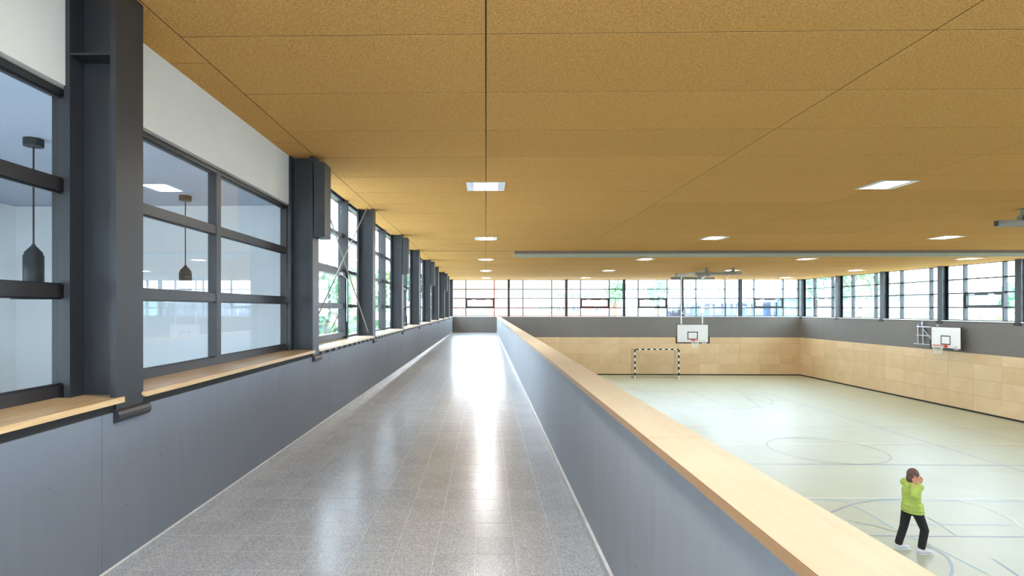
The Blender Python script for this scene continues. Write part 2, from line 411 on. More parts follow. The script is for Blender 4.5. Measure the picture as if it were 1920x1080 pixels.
def window(side, u0, u1, label, sash=None, tall=False, parts=True, cuts=(0.25, 0.75)):
    """one bay of glazing: two mullions, three transoms, twelve panes, maybe an opening sash"""
    win_n[0] += 1
    o = empty('window_%d' % win_n[0]); struct(o, label, 'window')
    m = [u0+(u1-u0)*c for c in cuts]
    edges = [u0]+m+[u1]
    for u in m: side.piece('mullion', u-0.035, u+0.035, -0.06, 0.13, SILL, ZC, 'frame', o)
    side.piece('bottom_rail', u0, u1, -0.05, 0.05, SILL-0.03, SILL+0.04, 'frame', o)
    side.piece('head_rail', u0, u1, -0.05, 0.05, ZC-0.03, ZC+0.01, 'frame', o)
    for i in range(3):
        a, b = edges[i]+(0.035 if i else 0), edges[i+1]-(0.035 if i < 2 else 0)
        for z in ZT[1:4]:
            if tall and i == 1 and z == ZT[1]: continue
            side.piece('transom', a, b, -0.05, 0.055, z-0.033, z+0.033, 'frame', o)
        for r in range(4):
            z0 = ZT[r]+(0.04 if r == 0 else 0.033); z1 = ZT[r+1]-(0.03 if r == 3 else 0.033)
            if i == 1 and sash and (r == 1 or (tall and r == 0)):
                continue
            side.piece('pane', a, b, -0.006, 0.006, z0, z1, 'glass', o)
    if sash:
        a, b = m[0]+0.035, m[1]-0.035
        z0, z1 = (ZT[0]+0.04, ZT[2]-0.033) if tall else (ZT[1]+0.033, ZT[2]-0.033)
        fr = MB(); q = 0.085
        side.box(fr, a, b, -0.03, 0.10, z1-q, z1); side.box(fr, a, b, -0.03, 0.10, z0, z0+q)
        side.box(fr, a, a+q, -0.03, 0.10, z0+q, z1-q); side.box(fr, b-q, b, -0.03, 0.10, z0+q, z1-q)
        if tall: side.box(fr, a+q, b-q, -0.03, 0.08, ZT[1]-0.05, ZT[1]+0.05)
        sh = fr.build('opening_sash', 'frame', o)
        if tall:
            side.piece('pane', a+q, b-q, -0.006, 0.006, z0+q, ZT[1]-0.05, 'glass', sh)
            side.piece('pane', a+q, b-q, -0.006, 0.006, ZT[1]+0.05, z1-q, 'glass', sh)
            mb = MB(); p = side.pt(b-0.05, 0.125); p2 = side.pt(b-0.45, 0.125)
            mb.tube((p[0], p[1], 1.5), (p[0], p[1], 2.33), 0.011, 6).tube((p[0], p[1], 2.33), (p2[0], p2[1], 2.40), 0.011, 6)
            side.box(mb, b-0.58, b-0.44, 0.10, 0.15, 2.375, 2.425)
            mb.build('opener_rod', 'alu', sh)
        else:
            side.piece('pane', a+q, b-q, -0.006, 0.006, z0+q, z1-q, 'glass', sh)
            mb = MB()
            for c in (0.2, 0.72): side.box(mb, a+(b-a)*c, a+(b-a)*(c+0.16), 0.10, 0.125, z1-0.06, z1-0.025)
            mb.build('latch', 'alu', sh)
    return o
def column(side, u, label, cat='column', zb=1.06, zt=ZC, paint=False, lug=True, stiff=False, box=False, group=None):
    p = side.pt(u, 0.2675); o = empty('steel_column', (p[0], p[1], zb)); tag(o, label, cat, group)
    def part(name, *a, mat='steel', parent=o):
        mb = MB(); side.box(mb, *a)
        mb.v = [(x-p[0], y-p[1], z-zb) for x, y, z in mb.v]; return mb.build(name, mat, parent)
    h = 0.145
    part('inner_flange', u-h, u+h, 0.40, 0.44, zb, zt)
    part('outer_flange', u-h, u+h, 0.095, 0.135, zb, zt)
    part('web', u-0.012, u+0.012, 0.135, 0.40, zb, zt)
    if stiff:
        part('stiffener', u-h+0.004, u-0.012, 0.135, 0.40, 3.40, 3.414)
    if lug:
        mb = MB(); n0 = 7; a = side.pt(u-0.175, 0.44); b = side.pt(u+0.175, 0.44)
        mb.tube((a[0], a[1], 1.052), (b[0], b[1], 1.052), 0.043, 12)
        mb.v = [(x-p[0], y-p[1], z-zb) for x, y, z in mb.v]; mb.build('base_lug', 'steel', o)
    return o
def sill(side, n, u0, u1, label, mat='sill', dark=True):
    o = empty('trim_%d' % n); struct(o, label, 'window sill')
    h = 0.145; mb = MB(); zb, zt = SILL-0.036, SILL
    side.box(mb, u0+h+0.002, u1-h-0.002, 0.05, 0.462, zb, zt)
    side.box(mb, u1-h-0.002, u1-0.014, 0.138, 0.398, zb, zt)
    side.box(mb, u0+0.014, u0+h+0.002, 0.138, 0.398, zb, zt)
    side.box(mb, u1-h-0.002, u1-h+0.055, 0.442, 0.462, zb, zt)
    side.box(mb, u0+h-0.02, u0+h+0.002, 0.442, 0.462, zb+0.012, zt)
    mb.build('sill_board', mat, o)
    mb = MB(); side.box(mb, u0+h+0.002, u1-h-0.002, 0.15, 0.425, 1.078, zb); mb.build('support_angle', 'dark', o)
    if dark:
        mb = MB(); k = u0+0.3
        while k < u1-0.25:
            side.box(mb, k, k+0.16, 0.425, 0.436, 1.084, zb-0.006); k += 0.36
        mb.build('packing_plates', 'steel', o)
    return o
tn = 2
NL = 10
for k in range(-1, NL):
    y = Y0+BAY*k
    if k == -1: lab = 'dark steel column beside the viewer on the gallery window wall'
    elif k == 0: lab = 'nearest broad charcoal steel column with a stiffener plate, left edge of view'
    elif k == NL-1: lab = 'last small steel column of the left window wall, in the far corner'
    else: lab = '%s charcoal steel column from the viewer along the gallery windows' % ORD[k]
    column(L, y, lab, stiff=(k == 0), group='columns along the gallery')
bays_left = [None]*NL
for k in range(1, NL-1):
    u0, u1 = Y0+BAY*k, Y0+BAY*(k+1)
    if k == 1:
        window(L, u0, u1, 'glazed bay crossed by thin bracing rods, with a tall opening window', sash=True, tall=True)
    else:
        window(L, u0, u1, 'tall gridded glazing bay after the %s column of the gallery' % ORD[k], sash=(k in (3, 5)), tall=(k in (3, 5)))
for k in range(-1, NL-1):
    u0, u1 = Y0+BAY*k, Y0+BAY*(k+1)
    lab = ('oiled wooden window sill nearest the viewer, left edge' if k == -1 else 'oiled wooden window sill under the second room window' if k == 0
           else 'sunlit wooden window sill after the %s gallery column' % ORD[k])
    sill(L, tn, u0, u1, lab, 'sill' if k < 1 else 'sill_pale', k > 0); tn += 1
# far facade
for k in range(-1, 6):
    u = FX0+FBX*k
    if k == -1: continue
    if k < 5:
        o = empty('window_post', (u, YF+0.44-0.2, SILL)); tag(o, '%s slim dark post of the far window band counted from the gallery' % ('first' if k == 0 else ORD[k]), 'post', 'posts in the far window band')
        mb = MB().box(-0.08, 0.08, -0.16, -0.135, -0.03, ZC-SILL); mb.build('inner_flange', 'steel', o)
        mb = MB().box(-0.08, 0.08, 0.135, 0.16, -0.03, ZC-SILL); mb.build('outer_flange', 'steel', o)
        MB().box(-0.012, 0.012, -0.135, 0.135, -0.03, ZC-SILL).build('web', 'steel', o)
for k in range(-1, 5):
    u0, u1 = FX0+FBX*k, FX0+FBX*(k+1)
    lab = ('far glazing bay at the end of the gallery' if k == -1 else '%s glazing bay of the far wall counted from the gallery end' % ('first' if k == 0 else ORD[k]))
    window(FA, u0, u1, lab, sash=(k in (-1, 1, 2, 4)))
for k in range(-1, 2):
    window(BA, FX0+FBX*k, FX0+FBX*(k+1), '%s glazing bay of the end wall behind the viewer' % ORD[k+1])
mb = MB().box(XW-0.3, XR, YF+0.0, YF+0.40, SILL-0.04, SILL-0.006); o = mb.build('trim_%d' % tn, 'white_steel'); tn += 1
MB().box(XW, XR-0.02, YF-0.025, YF, SILL-0.04, SILL-0.006).build('sill_nosing', 'white_steel', o)
MB().box(XW, XR, YF-0.004, YF+0.3, 1.10, SILL-0.04).build('shadow_gap', 'dark', o)
struct(o, 'long pale sill under the far window band', 'window sill')
# right facade
right_lab = {5: 'nearest charcoal column of the right window band, at the right edge', 6: 'dark steel column above the wall-hung basketball board',
             7: 'third dark steel column of the right window band from the frame edge', 8: 'fourth dark column of the right window band, next to the corner column',
             9: 'dark steel corner column where far and right window bands meet'}
for k in range(-1, NL):
    y = Y0+BAY*k
    column(R, y if k < 9 else YF+0.02, right_lab.get(k, '%s right hall column, outside the frame beside the viewer' % ORD[k+1]), group='columns of the right window band')
bay_lab = {4: 'partly hidden glazing bay at the right edge of the frame', 5: 'right wall glazing bay with a wide opening window, above the wall-hung board',
           6: 'right wall glazing bay without sash, two bays from the corner', 7: 'right wall glazing bay filled with tree, one bay from the corner',
           8: 'right wall glazing bay next to the far corner, with a small sash'}
for k in range(-1, NL-1):
    u0, u1 = Y0+BAY*k, Y0+BAY*(k+1)
    window(R, u0, u1, bay_lab.get(k, '%s glazing bay of the right wall outside the frame' % ORD[k+1]), sash=(k in (1, 3, 5, 8)))
    o = empty('trim_%d' % tn); tn += 1
    struct(o, 'pale window sill of the right wall, %s bay from the back' % ORD[k+1], 'window sill')
    mb = MB(); R.box(mb, u0+0.15, u1-0.15, 0.05, 0.465, SILL-0.04, SILL-0.006); mb.build('sill_board', 'white_steel', o)
    mb = MB(); R.box(mb, u0+0.15, u1-0.15, 0.12, 0.43, 1.10, SILL-0.04); mb.build('shadow_gap', 'dark', o)
# corner fill
b = MB().box(XR+0.0, XR+0.5, YF+0.3, YF+0.5, SILL, ZC).build('trim_%d' % tn, 'frame'); tn += 1; struct(b, 'dark corner infill behind the far right column', 'trim')
b = MB().box(XW-0.46, XW-0.2, YF+0.3, YF+0.5, SILL, ZC).build('trim_%d' % tn, 'frame'); tn += 1; struct(b, 'dark corner infill behind the far left column', 'trim')

b = MB().box(XW, XW+0.05, YF-0.30, YF-0.13, 0.0, 1.12).build('trim_%d' % tn, 'steel'); tn += 1; struct(b, 'slim dark upright strip at the far end of the gallery wall', 'trim')
# ------------------------------------------------------------------ the room behind the first windows
HEAD = 3.20
wu = MB().box(XW-0.50, -2.735, YB, Y0+BAY, HEAD, ZC+0.02).build('wall_left_upper', 'white'); struct(wu, 'white plaster wall strip above the two room windows', 'wall')
def room_window(u0, u1, label):
    win_n[0] += 1; o = empty('window_%d' % win_n[0]); struct(o, label, 'window')
    a, b = u0+0.002, u1-0.002; g = L
    um = (u0+u1)/2; zs = [SILL, 1.865, 2.565, HEAD]
    g.piece('bottom_rail', a, b, -0.04, 0.045, SILL-0.03, SILL+0.075, 'frame', o)
    g.piece('head_rail', a, b, -0.04, 0.045, HEAD-0.045, HEAD+0.02, 'frame', o)
    for q in (a+0.035, b-0.035): g.piece('jamb', q-0.035, q+0.035, -0.04, 0.045, SILL+0.075, HEAD-0.045, 'frame', o)
    g.piece('mullion', um-0.05, um+0.05, -0.04, 0.05, SILL+0.075, HEAD-0.045, 'frame', o)
    for i in range(2):
        p0, p1 = (a+0.07, um-0.05) if i == 0 else (um+0.05, b-0.07)
        for z in zs[1:3]: g.piece('transom', p0, p1, -0.04, 0.045, z-0.042, z+0.042, 'frame', o)
        for r in range(3):
            z0 = zs[r]+(0.075 if r == 0 else 0.042); z1 = zs[r+1]-(0.045 if r == 2 else 0.042)
            g.piece('pane', p0, p1, -0.005, 0.005, z0, z1, 'glass', o)
            mb = MB(); e = 0.012
            g.box(mb, p0, p1, 0.005, 0.022, z0, z0+e); g.box(mb, p0, p1, 0.005, 0.022, z1-e, z1)
            mb.build('glazing_bead', 'steel', o)
    return o
room_window(Y0-2*BAY+BAY-0.0-BAY*0, Y0, 'large room window beside the nearest column, left edge of view')
room_window(Y0, Y0+BAY, 'large six-pane room window reflecting the hall, between the first two columns')
room_window(Y0-2*BAY, Y0-BAY, 'room window behind the viewer on the gallery wall')
RX0, RX1, RY0, RY1, RZ = -7.6, XW-0.50, YB, 9.0, 3.40
b = MB().box(RX0, RX1, RY0, RY1, -0.3, -0.0).build('floor_room', 'roomwhite'); struct(b, 'pale floor of the white room behind the left windows', 'floor')
b = MB().box(RX0, RX1, RY0, RY1, RZ, RZ+0.2).build('ceiling_room', 'roomshade'); struct(b, 'white ceiling of the room behind the left windows', 'ceiling')
b = MB().box(RX0, RX1+0.06, RY1, RY1+0.12, -0.3, ZC).build('wall_room_end', 'roomwhite'); struct(b, 'white end wall of the room behind the left windows', 'wall')
b = MB().box(RX0, RX1, RY0-0.12, RY0, -0.3, RZ).build('wall_room_back', 'roomwhite'); struct(b, 'white back wall of the room behind the left windows', 'wall')
b = MB().box(RX0-0.2, RX0, RY0, RY1, -0.3, 0.9).build('wall_room_outer', 'roomwhite')
MB().box(RX0-0.2, RX0, RY0, RY1, 2.3, RZ).build('lintel', 'roomwhite', b)
for y0_, y1_ in ((RY0, -1.5), (4.2, RY1)): MB().box(RX0-0.2, RX0, y0_, y1_, 0.9, 2.3).build('pier', 'roomwhite', b)  # unseen opening between piers, sized to set the daylight inside the room
struct(b, 'outer white wall of the left room with an unseen opening added for daylight', 'wall')

# pendant lamps in the room
def pendant(x, y, zb, label):
    o = empty('pendant_lamp', (x, y, RZ)); tag(o, label, 'lamp', 'pendant lamps in the left room')
    h = RZ-zb
    MB().lathe([(0.082, -0.075), (0.085, -0.07), (0.085, -0.002), (0.082, 0)]).build('ceiling_rose', 'black', o)
    MB().tube((0, 0, -h+0.52), (0, 0, -0.07), 0.008, 8).build('cord', 'black', o)
    MB().lathe([(0.012, -h+0.54), (0.02, -h+0.52), (0.075, -h+0.455), (0.078, -h+0.43), (0.086, -h+0.425), (0.086, -h+0.17), (0.08, -h+0.16)], n=24).build('lamp_housing', 'black', o, True)
    MB().lathe([(0.075, -h+0.165), (0.09, -h+0.09), (0.13, -h+0.035), (0.178, -h+0.012), (0.178, -h), (0.12, -h+0.004)], n=28).build('shade', 'black', o, True)
    return o
x1, y1 = at_dist(67, 5.50); pendant(-4.4, y1, 1.84, 'black pendant lamp in the pane left of the nearest column')
x2, y2 = at_dist(350, 8.28); pendant(-4.4, y2, 1.85, 'black pendant lamp in the six-pane window, farther from the viewer')

# ------------------------------------------------------------------ ceiling lights
def light(x, y, label):
    o = empty('ceiling_light', (x, y, ZC)); tag(o, label, 'ceiling light', 'recessed square ceiling lights')
    mb = MB(); a, b = 0.33, 0.285
    mb.box(-a, a, -a, -b, -0.012, 0.001).box(-a, a, b, a, -0.012, 0.001).box(-a, -b, -b, b, -0.012, 0.001).box(b, a, -b, b, -0.012, 0.001)
    mb.build('frame', 'alu', o)
    for x0, x1 in ((-b, -0.20), (0.20, b)): MB().box(x0, x1, -b, b, -0.006, 0.001).build('reflector', 'alu', o)
    MB().box(-0.20, 0.20, -b, b, -0.005, 0.001).build('diffuser', 'lamp', o)
LX = [(0.0, 'over the gallery'), (6.85, 'in the first hall row'), (13.7, 'in the middle hall row'), (20.5, 'in the row beside the right wall')]
for x, nm in LX:
    for k in range(-1, 5):
        light(x, 9.8+7.3*k, 'square ceiling light %s, %s from the viewer' % (nm, 'out of frame' if k < 0 else ('nearest' if k == 0 else ORD[k])))

# ------------------------------------------------------------------ dividing curtain
o = empty('divider_curtain', (11.9, 21.0, ZC)); tag(o, 'drawn-up grey dividing curtain hung across the hall ceiling', 'curtain')
MB().box(1.06-11.9, XR-0.05-11.9, -0.16, -0.10, -0.10, 0.018).build('track_cover', 'curtain_box', o)
MB().box(1.06-11.9, XR-0.05-11.9, -0.08, 0.12, -0.215, -0.001).build('curtain_bundle', 'curtain', o)

# ------------------------------------------------------------------ boxes on columns, bracing rods
for k, nm in ((1, 'second'), (3, 'fourth'), (5, 'sixth'), (7, 'eighth')):
    y = Y0+BAY*k
    o = empty('wall_box', (XW, y+0.04, 3.78)); tag(o, 'tall dark box fixed high on the %s gallery column' % nm, 'box', 'dark boxes on gallery columns')
    mb = MB(); mb.box(0.02, 0.16, -0.20, 0.14, -1.04, 0); mb.build('casing', 'box', o)
    MB().box(0.0, 0.02, -0.09, 0.09, -0.9, -0.15).build('mounting_plate', 'steel', o)
    MB().box(0.16, 0.166, -0.185, 0.125, -1.02, -0.02).build('front_cover', 'box', o)
o = empty('cross_brace', (XW-0.05, Y0+BAY*1.5, SILL)); tag(o, 'pair of thin crossed steel bracing rods in front of the glazing', 'bracing rods')
a, b = -BAY/2+0.15, BAY/2-0.15; xb = -0.02
MB().tube((xb, a, 0.36), (xb, b-0.25, ZC-SILL-0.03), 0.011, 8).build('rod', 'galv', o)
MB().tube((xb-0.025, a+0.05, ZC-SILL-0.1), (xb-0.025, b, 0.07), 0.011, 8).build('rod', 'galv', o)

# ------------------------------------------------------------------ handball goal
gx0, gy = at_floor(1190.5, 710.6); gx1, _ = at_floor(1272.3, 710.6)
gy = 39.05; gc = (gx0+gx1)/2; hw = (gx1-gx0)/2
o = empty('handball_goal', (gc, gy, ZK)); tag(o, 'black and white striped handball goal against the far plywood wall', 'goal')
GH = 2.04; s = 0.04
def striped(name, p, q, first):
    mb = MB().bar(p, q, 0.08, 0.08, (0, 1, 0)); post = mb.build(name, 'white_steel', o)
    L_ = (Vector(q)-Vector(p)).length; d = (Vector(q)-Vector(p)).normalized(); t = first; 
    while t < L_-0.05:
        e = min(t+0.2, L_); MB().bar(Vector(p)+d*t, Vector(p)+d*e, 0.086, 0.086, (0, 1, 0)).build('black_band', 'black', post); t += 0.4
striped('post', (-hw, 0, 0), (-hw, 0, GH+0.04), 0.24); striped('post', (hw, 0, 0), (hw, 0, GH+0.04), 0.24)
striped('crossbar', (-hw+0.04, 0, GH), (hw-0.04, 0, GH), 0.0)
for sx in (-1, 1):
    mb = MB(); x = sx*hw
    mb.tube((x, 0.03, 0.02), (x, 1.0, 0.02), 0.016, 6).tube((x, 1.0, 0.02), (x, 0.82, GH-0.02), 0.014, 6).tube((x, 0.82, GH-0.02), (x, 0.03, GH-0.02), 0.014, 6)
    mb.build('side_frame', 'galv', o)
MB().tube((-hw, 1.0, 0.02), (hw, 1.0, 0.02), 0.016, 6).build('ground_bar', 'galv', o)
mb = MB(); r = 0.0035
nx = 26
for i in range(nx+1):
    x = -hw+2*hw*i/nx; zt = GH-0.06-0.13*math.sin(math.pi*i/nx)
    mb.tube((x, 0.78, zt), (x, 0.97, 0.03), r, 3)
for j in range(17):
    f = j/16
    z = 0.03+(GH-0.12)*f; yy = 0.97-0.19*f
    zz = [z-0.13*f*math.sin(math.pi*i/6) for i in range(7)]
    for i in range(6): mb.tube((-hw+2*hw*i/6, yy, zz[i]), (-hw+2*hw*(i+1)/6, yy, zz[i+1]), r, 3)
for sx in (-1, 1):
    for i in range(8): mb.tube((sx*hw, 0.1*i+0.05, 0.03), (sx*hw, 0.1*i+0.05, GH-0.03), r, 3)
mb.build('net', 'goalnet', o)

# ------------------------------------------------------------------ basketball boards
def hoop_parts(o, z0=0.0):
    """board in the local xz plane, facing -y; z0 is the board's lower edge"""
    bd = MB().box(-0.90, 0.90, 0, 0.03, z0, z0+1.05).build('backboard', 'board', o)
    mb = MB(); t = 0.045; e = -0.006
    mb.box(-0.905, 0.905, e, 0.032, z0+1.05-0.03, z0+1.055).box(-0.905, -0.875, e, 0.032, z0, z0+1.02).box(0.875, 0.905, e, 0.032, z0, z0+1.02)
    mb.build('black_border', 'black', bd)
    mb = MB(); c = z0+0.17; t = 0.05
    for a in ((-0.295, 0.295, c, c+t), (-0.295, 0.295, c+0.45-t, c+0.45), (-0.295, -0.295+t, c+t, c+0.45-t), (0.295-t, 0.295, c+t, c+0.45-t)):
        mb.box(a[0], a[1], -0.004, 0.001, a[2], a[3])
    mb.build('target_square', 'black', bd)
    mb = MB()
    mb.box(-0.96, 0.96, -0.02, 0.05, z0-0.05, z0+0.015).box(-0.96, -0.90, -0.02, 0.05, z0+0.015, z0+0.36).box(0.90, 0.96, -0.02, 0.05, z0+0.015, z0+0.36)
    mb.build('edge_padding', 'brownblack', bd)
    mb = MB(); x = 0.50
    for wd in (0.05, 0.03, 0.06, 0.035, 0.045): mb.box(x, x+wd-0.008, -0.003, 0.001, z0+0.085, z0+0.105); x += wd
    mb.build('maker_mark', 'black', bd)
    mb = MB().box(0.5, 0.78, -0.024, -0.019, z0-0.038, z0-0.012); mb.build('maker_strip', 'board', bd)
    rz = z0+0.15
    rm = MB(); n = 28; cy = -0.375
    for i in range(n):
        a, b = 2*math.pi*i/n, 2*math.pi*(i+1)/n
        rm.tube((0.235*math.cos(a), cy+0.235*math.sin(a), rz), (0.235*math.cos(b), cy+0.235*math.sin(b), rz), 0.011, 6)
    rim = rm.build('rim', 'orange', o, True)
    mb = MB().box(-0.1, 0.1, -0.012, 0, rz-0.12, rz+0.03).box(-0.09, 0.09, -0.15, -0.01, rz-0.02, rz+0.006)
    mb.bar((-0.08, -0.02, rz-0.11), (-0.08, -0.2, rz-0.01), 0.015, 0.02).bar((0.08, -0.02, rz-0.11), (0.08, -0.2, rz-0.01), 0.015, 0.02)
    mb.build('rim_bracket', 'orange', o)
    mb = MB(); n = 12; prof = [(0.23, 0), (0.20, -0.12), (0.165, -0.24), (0.145, -0.34), (0.15, -0.42)]
    for j in range(4):
        for i in range(n):
            a0 = 2*math.pi*(i+0.5*(j % 2))/n
            for dd in (-0.5, 0.5):
                a1 = a0+2*math.pi*dd/n
                mb.tube((prof[j][0]*math.cos(a0), cy+prof[j][0]*math.sin(a0), rz+prof[j][1]), (prof[j+1][0]*math.cos(a1), cy+prof[j+1][0]*math.sin(a1), rz+prof[j+1][1]), 0.007, 3)
    mb.build('net', 'net', o)
def ceiling_rig(o, dz, far, near, flip=1):
    """two cross rails, two long tubes and hangers under the ceiling; dz is the ceiling's local height"""
    zr = dz-0.31
    MB().bar((-0.75, far, zr), (1.85, far, zr), 0.13, 0.13).build('cross_rail', 'galv', o)
    MB().bar((-0.98, near, zr), (1.35, near, zr), 0.13, 0.13).build('cross_rail', 'galv', o)
    for x in (-0.42, 0.95):
        MB().bar((x, min(far, near)-0.1, zr+0.11), (x, max(far, near)+0.1, zr+0.11), 0.09, 0.11).build('long_beam', 'galv', o)
        for y in (far, near):
            mb = MB().bar((x, y, zr+0.12), (x, y, dz-0.012), 0.07, 0.07, (0, 1, 0)).box(x-0.09, x+0.09, y-0.09, y+0.09, dz-0.012, dz)
            mb.bar((x-0.07, y, zr-0.07), (x-0.07, y, zr+0.17), 0.016, 0.12, (0, 1, 0)).bar((x+0.07, y, zr-0.07), (x+0.07, y, zr+0.17), 0.016, 0.12, (0, 1, 0))
            mb.build('ceiling_hanger', 'galv', o)
    for x in (-0.98, 1.35): MB().box(x-0.006, x+0.006, near-0.05, near+0.05, zr-0.05, zr+0.05).build('end_cap', 'black', o)
bz = ZK+2.90
o = empty('basketball_hoop', (11.80, 32.5, bz)); tag(o, 'basketball backboard hanging on long poles from the hall ceiling', 'basketball hoop', 'basketball hoops')
hoop_parts(o)
dz = ZC-bz
ceiling_rig(o, dz, 1.55, -3.1)
for x in (-0.62, 0.58):
    MB().tube((x, 0.07, 0.2), (x, 0.07, dz-0.30), 0.032, 10).build('pole', 'white_steel', o)
    MB().tube((x, 0.07, 1.55), (x+0.28, -2.9, dz-0.30), 0.018, 8).build('brace', 'white_steel', o)
    MB().box(x-0.05, x+0.05, 0.03, 0.07, 0.15, 1.0).build('board_bracket', 'galv', o)
MB().tube((-0.62, 0.07, 1.65), (0.58, 0.07, 1.65), 0.02, 8).build('tie_bar', 'white_steel', o)
MB().box(-0.35, 0.35, -1.6, -1.2, dz-0.36, dz-0.16).build('winch_box', 'galv', o)
o = empty('hoop_ceiling_frame', (11.85, 12.2, bz)); tag(o, 'grey ceiling frame with dark tube end at the right edge', 'hoop frame')
ceiling_rig(o, dz, -4.0, 0.05)
# wall-hung board on the right wall
o = empty('basketball_hoop', (XR-0.30, 28.05, bz), -math.pi/2); tag(o, 'basketball board folded against the grey right wall on a swing bracket', 'basketball hoop', 'basketball hoops')
hoop_parts(o)
for x in (-2.05, -1.72):
    MB().bar((x, 0.24, 0.05), (x, 0.24, 1.12), 0.05, 0.05, (0, 1, 0)).build('upright', 'alu', o)
mb = MB()
for z in (0.10, 0.55, 1.0): mb.bar((-2.3 if z < 0.2 else -2.1, 0.20, z), (-0.5, 0.10, z), 0.035, 0.045)
mb.build('swing_arm', 'alu', o)
MB().bar((-1.72, 0.2, 0.92), (-0.85, 0.12, 0.25), 0.03, 0.035).build('diagonal_strut', 'alu', o)
MB().bar((-1.72, 0.2, 1.0), (-1.72, 0.2, 1.28), 0.05, 0.05, (0, 1, 0)).box(-1.80, -1.64, 0.16, 0.24, 1.14, 1.17).build('hinge_pin', 'alu', o)
for x in (-2.05, -1.72):
    for z in (0.15, 0.95): MB().box(x-0.05, x+0.05, 0.24, 0.30, z, z+0.08).build('wall_plate', 'alu', o)
MB().tube((-0.55, 0.05, 1.05), (-0.55, 0.05, 1.14), 0.035, 8).build('top_knob', 'white_steel', o)
MB().box(-0.7, 0.7, 0.05, 0.10, 0.25, 0.32).box(-0.7, 0.7, 0.05, 0.10, 0.75, 0.82).build('rear_rail', 'alu', o)

# ------------------------------------------------------------------ court lines, thin painted strips
def line(pts, mat, wd=0.05, closed=False, z=0.0015):
    o = MB().ribbon(pts, wd, ZK+z, closed).build('court_line', mat, cf); return o
def arc(cx, cy, r, a0, a1, n=40): return [(cx+r*math.cos(math.radians(a0+(a1-a0)*i/n)), cy+r*math.sin(math.radians(a0+(a1-a0)*i/n))) for i in range(n+1)]
CX = 11.85
line([(19.35, -1.5), (19.35, 39.6)], 'line_grey'); line([(4.3, -1.5), (4.3, 39.6)], 'line_grey', z=0.0016)
line([(15.95, -1.0), (15.95, 33.0)], 'line_blue', 0.06, z=0.002)
line([(1.6, 39.05), (22.2, 39.05)], 'line_white', z=0.0022)
line([(1.1, 20.45), (22.6, 20.45)], 'line_white', z=0.0024)
line([(12.2, 20.40), (22.6, 20.38)], 'line_red', 0.04, z=0.003)
line([(1.1, 23.3), (22.6, 23.3)], 'line_grey', 0.04, z=0.0026)
line([(1.1, 17.75), (22.6, 17.75)], 'line_blue', 0.06, z=0.0028)
line([(1.1, 14.45), (22.6, 14.45)], 'line_sky', 0.05, z=0.0026)
line([(1.1, 14.62), (22.6, 14.62)], 'line_white', 0.05, z=0.0028)
line([(1.1, 12.2), (22.6, 12.2)], 'line_blue', 0.05, z=0.003)
line([(1.1, 12.75), (22.6, 13.0)], 'line_sky', 0.03, z=0.0031)
line(arc(CX-0.2, 19.6, 1.8, 0, 360, 48), 'line_grey', z=0.0032)
line(arc(CX-0.2, 31.2, 3.6, -180, 40, 60), 'line_grey', 0.05, z=0.0034)
line(arc(CX, 39.05, 6.0, -90-62, -90+62, 60), 'line_red', 0.05, z=0.0036)
line([at_floor(1376, 727), at_floor(1400, 745), at_floor(1428, 766)], 'line_grey', 0.05, z=0.0036)
line([at_floor(1270, 724), at_floor(1350, 757), at_floor(1385, 771)], 'line_grey', 0.04, z=0.0038)
line([at_floor(1183, 728), at_floor(1285, 757)], 'line_grey', 0.04, z=0.004)
line([at_floor(1400, 745), at_floor(1500, 771)], 'line_grey', 0.04, z=0.004)
line([at_floor(*p) for p in ((1555, 962), (1580, 952), (1610, 943), (1640, 938.5), (1670, 936), (1700, 934.5))], 'line_blue', 0.05, z=0.0036)
line([at_floor(*p) for p in ((1560, 937), (1580, 940), (1600, 948), (1640, 968), (1690, 1000), (1740, 1020), (1800, 1050), (1850, 1075))], 'line_sky', 0.04, z=0.0038)
line([at_floor(*p) for p in ((1735, 1022), (1760, 1034), (1776, 1044), (1784, 1058), (1786, 1070), (1782, 1080))], 'line_blue', 0.05, z=0.004)
line([at_floor(*p) for p in ((1590, 976), (1640, 986), (1690, 1000))], 'line_grey', 0.03, z=0.0042)
line([at_floor(*p) for p in ((1738, 970), (1765, 985), (1795, 1007))], 'line_blue', 0.035, z=0.0042)
line([at_floor(*p) for p in ((1800, 938), (1850, 952), (1900, 975), (1918, 990))], 'line_white', 0.05, z=0.0044)
line([at_floor(*p) for p in ((1862, 1048), (1910, 1080))], 'line_blue', 0.04, z=0.0044)
line([at_floor(*p) for p in ((1560, 995), (1555, 1003))], 'line_sky', 0.03, z=0.0044)

